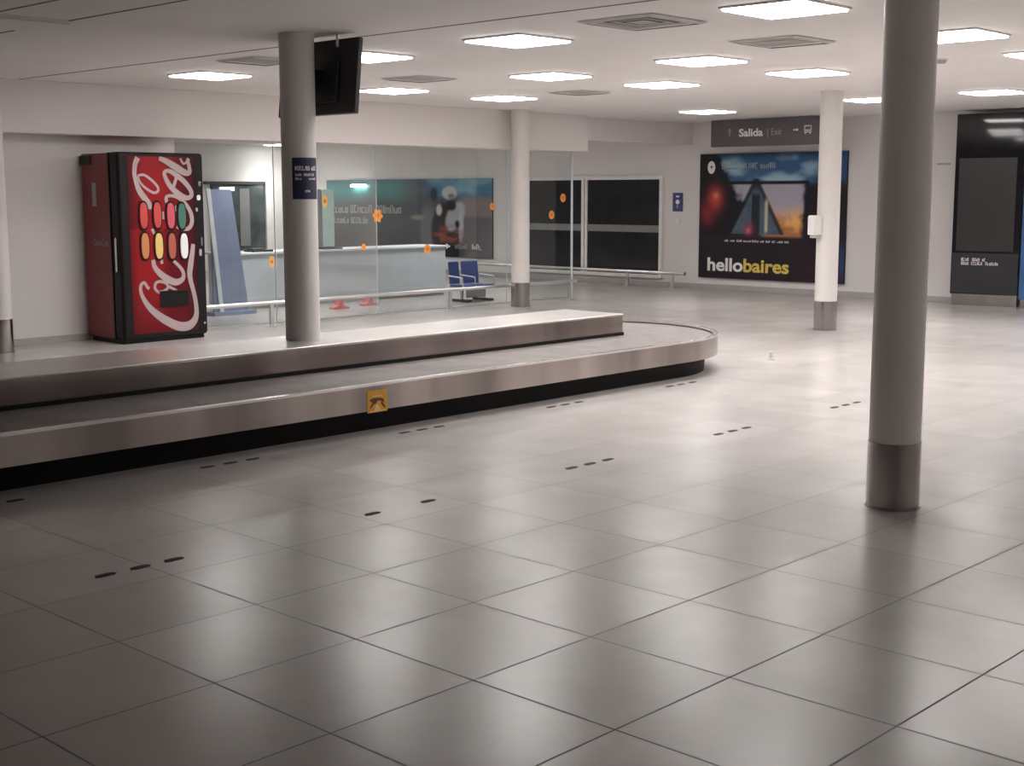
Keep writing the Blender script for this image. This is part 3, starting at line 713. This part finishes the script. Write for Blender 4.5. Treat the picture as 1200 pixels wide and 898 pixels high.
MB().box(10.74, 10.97, 12.85, 13.0, 0, 1.66).build('panel', 'pgreen', pg, bevel=.004)
MB().box(10.64, 10.72, 12.86, 12.99, 0, 1.66).build('edge_post', 'strip', pg)
wd = bpy.data.objects.new('window_4', None); COL.objects.link(wd); wd.location = (14.3, 20.2, .4); struct(wd)
MB().box(13.66, 15.0, 20.15, 20.2, .35, 1.79).build('pane', mat('murky_pane', (.07, .085, .085), .15, var=.4, scale=3), wd)
MB().box(13.5, 15.05, 20.12, 20.2, 1.79, 1.85).build('window_header', 'vent_dark', wd)
MB().box(15.0, 15.12, 20.1, 20.2, .3, 1.85).build('window_post', 'frame', wd)
MB().box(14.35, 14.6, 20.14, 20.149, .5, 1.7).build('painted_pane_reflection', 'strip', wd)  # grey strip modelled in place of a reflection in the pane
lp = thing('wall_lamp', 'small white strip lamp over the dark rear window behind the glass', 'lamp', (14.0, 20.1, 1.70), 'small strip lamps behind the glass')
MB().box(13.86, 14.18, 20.08, 20.15, 1.66, 1.72).build('lamp_tube', mat('strip_lamp_glow', (.9, .9, .9), .5, emit=(1, 1, 1), estr=3.), lp)
MB().box(13.84, 14.20, 20.1, 20.15, 1.72, 1.74).build('lamp_housing', 'frame', lp)
lp2 = thing('wall_lamp', 'small white strip lamp on top of the teal mural behind the glass', 'lamp', (16.2, 18.47, 1.75), 'small strip lamps behind the glass')
MB().box(16.16, 16.24, 18.25, 18.68, 1.735, 1.78).build('lamp_tube', 'light', lp2)
MB().box(16.2, 16.28, 18.25, 18.68, 1.78, 1.80).build('lamp_housing', 'frame', lp2)

PYL, PYR = 19.6, 14.56
def mural2(u, v):
    n = fbm(u*9+3, v*6); n2 = fbm(u*26, v*18+7)
    c = mix((.075, .085, .095), (.13, .125, .13), n)
    c = mix(c, (.09, .27, .27), ss(.62, .86, v)*ss(.62, .40, u))
    c = mix(c, (.10, .19, .25), ss(.90, .98, v)*ss(.6, .4, u)*.7)
    c = mix(c, (.05, .055, .06), ss(.5, .15, v)*ss(.68, .5, u)*.6)
    sky = mix((.06, .19, .33), (.22, .42, .50), ss(.3, .8, n+.3*(v-.85)))
    c = mix(c, sky, ss(.74, .86, v+.05*n2)*ss(.55, .75, u))
    c = mix(c, (.27, .22, .22), ss(.80, .72, v)*ss(.45, .55, v)*ss(.80, .86, u)*.9)
    c = mix(c, (.15, .145, .155), ss(.55, .42, v)*ss(.80, .86, u))
    # seated figure in a pale shirt
    def el(cu, cv, ru, rv, soft=.25):
        d = math.hypot((u-cu)/ru, (v-cv)/rv); return ss(1+soft, 1-soft, d)
    j = .35*(n2-.5)
    c = mix(c, (.20, .20, .20), el(.64, .35, .05, .32, .4)*.7)
    c = mix(c, (.045, .032, .030), el(.745+.02*j, .33, .085, .36, .12)*.95)
    c = mix(c, (.05, .055, .05), el(.675, .80, .020, .09))
    c = mix(c, (.46, .47, .51), el(.80-.12*(.55-v), .52, .050, .19, .15)*(1-.3*n2))
    c = mix(c, (.46, .47, .51), el(.828, .40, .014, .20, .3))
    c = mix(c, (.58, .55, .53), el(.705, .60, .016, .07))
    c = mix(c, (.025, .027, .03), el(.775, .66, .028, .07))
    c = mix(c, (.55, .55, .56), el(.765, .82, .042, .085, .15))
    c = mix(c, (.30, .20, .18), el(.775, .775, .020, .035, .3))
    c = mix(c, (.025, .025, .03), el(.808, .42, .014, .05))
    c = mix(c, (.26, .085, .065), el(.755, .26, .085, .13, .5)*ss(.3, .6, n2))
    c = mix(c, (.35, .29, .25), el(.58, .50, .04, .03, .5)*.7)
    c = mix(c, (.018, .018, .02), el(.755, .07, .10, .12, .4))
    return c
m2 = thing('mural_board', 'long teal and grey mural with a seated person in a pale shirt, behind the glass', 'mural', (XF-.03, 17, .34))
MB().box(XF-.03, XF, PYR, PYL, .34, 1.885).build('backing_board', 'vblack', m2)
printed('printed_picture', FAR(XF-.0305), -PYL, -PYR, .34, 1.885, 150, 60, mural2, attr_mat('rear_mural_print', .4), m2)
G3 = FAR(XF-.032)
words('headline_print', 'pale_print', m2, G3, -19.42, -17.2, 1.27, .17, .001, 41); words('headline_print', 'pale_print', m2, G3, -19.42, -18.2, 1.03, .13, .001, 52)
words('corner_print', 'white', m2, G3, -15.12, -14.86, .55, .12, .001, 61); words('corner_print', 'grey_print', m2, G3, -15.6, -15.25, .55, .09, .001, 63)
MB().prism([(-15.85, .49), (-15.72, .55), (-15.85, .61)], G3, .001).build('corner_arrow', 'white', m2)

# waiting bench: two blue backs seen from behind the glass
be = thing('waiting_bench', 'two seat waiting bench with blue backs behind the glass by the counter end', 'bench', (11.6, 10.75, 0))
BX = .20
def slant(x0, x1, z0, z1, dx): return MB().prism([(x0, z0), (x1, z0), (x1+dx, z1), (x0+dx, z1)], lambda u, v, w: (u+BX, 10.74+w+.25*(v-z0), v), .035)
slant(11.24, 11.44, .255, .585, .05).build('backrest', 'seat', be, bevel=.012)
slant(11.50, 11.84, .255, .585, .05).build('backrest', 'seat', be, bevel=.012)
MB().box(11.24+BX, 11.46+BX, 10.42, 10.76, .215, .25).build('seat', 'seat', be, bevel=.01)
MB().box(11.50+BX, 11.84+BX, 10.42, 10.76, .215, .25).build('seat', 'seat', be, bevel=.01)
MB().box(11.22+BX, 11.9+BX, 10.56, 10.62, .17, .215).build('beam', 'tube', be)
for x in (11.32+BX, 11.78+BX):
    MB().box(x-.02, x+.02, 10.57, 10.61, .03, .18).build('leg', 'tube', be)
    MB().box(x-.025, x+.025, 10.40, 10.80, 0, .035).build('leg_foot', 'vent_dark', be)
for x in (11.21+BX, 11.47+BX, 11.87+BX): MB().tube([(x, 10.44, .23), (x, 10.46, .36), (x+.02, 10.78, .38)], .012).build('armrest', 'ltrim', be)
MB().box(11.36+BX, 11.74+BX, 10.5, 10.54, .06, .19).build('front_shield', 'seat_grey', be)
for x, y, lab in [(9.50, 10.97, 'low red floor stand behind the glass, left of the pair'), (10.15, 11.10, 'low red floor stand behind the glass, right of the pair')]:
    t = thing('floor_stand', lab, 'floor stand', (x, y, 0), 'low red floor stands')
    MB().prism([(x-.14, 0), (x+.16, 0), (x+.15, .025), (x+.05, .05), (x+.03, .12), (x-.03, .12), (x-.04, .05), (x-.13, .025)], LEFT(y+.05), .10).build('base', 'redp', t, bevel=.005)
    MB().tube([(x, y, .115), (x, y, .14)], .018).build('socket', 'redp', t)
for x0, x1, lab, h in [(8.72, 9.06, 'flat black item lying on the left part of the counter', .05), (9.95, 10.32, 'flat grey black tray lying on the counter by the green panel', .035)]:
    t = thing('desk_tray', lab, 'tray', (x0, 11.9, .785), 'flat dark things on the counter')
    MB().box(x0, x1, 11.86, 12.1, .785, .785+h*.6).build('tray_base', 'tv', t, bevel=.006)
    MB().box(x0+.02, x1-.1, 11.9, 12.05, .785+h*.6, .785+h).build('tray_top', 'tv', t, bevel=.006)

# ------------------------------------------------------------------ world, camera, view
w = bpy.data.worlds.new('world'); SC.world = w; w.use_nodes = True
w.node_tree.nodes['Background'].inputs['Color'].default_value = (.5, .5, .5, 1)
w.node_tree.nodes['Background'].inputs['Strength'].default_value = .02
cd = bpy.data.cameras.new('camera'); cam = bpy.data.objects.new('camera', cd); COL.objects.link(cam)
rt = Vector((.68741, -.72627, -.00129)); up = Vector((.10265, .09541, .99013)); fw = Vector((.71898, .68076, -.14014))
cam.matrix_world = Matrix(((rt.x, up.x, -fw.x, -2.38217), (rt.y, up.y, -fw.y, -3.60139), (rt.z, up.z, -fw.z, 1.5883), (0, 0, 0, 1)))
cd.sensor_fit = 'HORIZONTAL'; cd.sensor_width = 36; cd.lens = 1567.9/1200*36; cd.clip_start = .05; cd.clip_end = 200
SC.camera = cam
SC.view_settings.view_transform = 'Standard'; SC.view_settings.look = 'None'
SC.view_settings.exposure = 0.; SC.view_settings.gamma = 1.
SC.cycles.use_denoising = True
SC.cycles.max_bounces = 8; SC.cycles.diffuse_bounces = 5; SC.cycles.glossy_bounces = 4; SC.cycles.transparent_max_bounces = 12
SC.cycles.caustics_reflective = False; SC.cycles.caustics_refractive = False
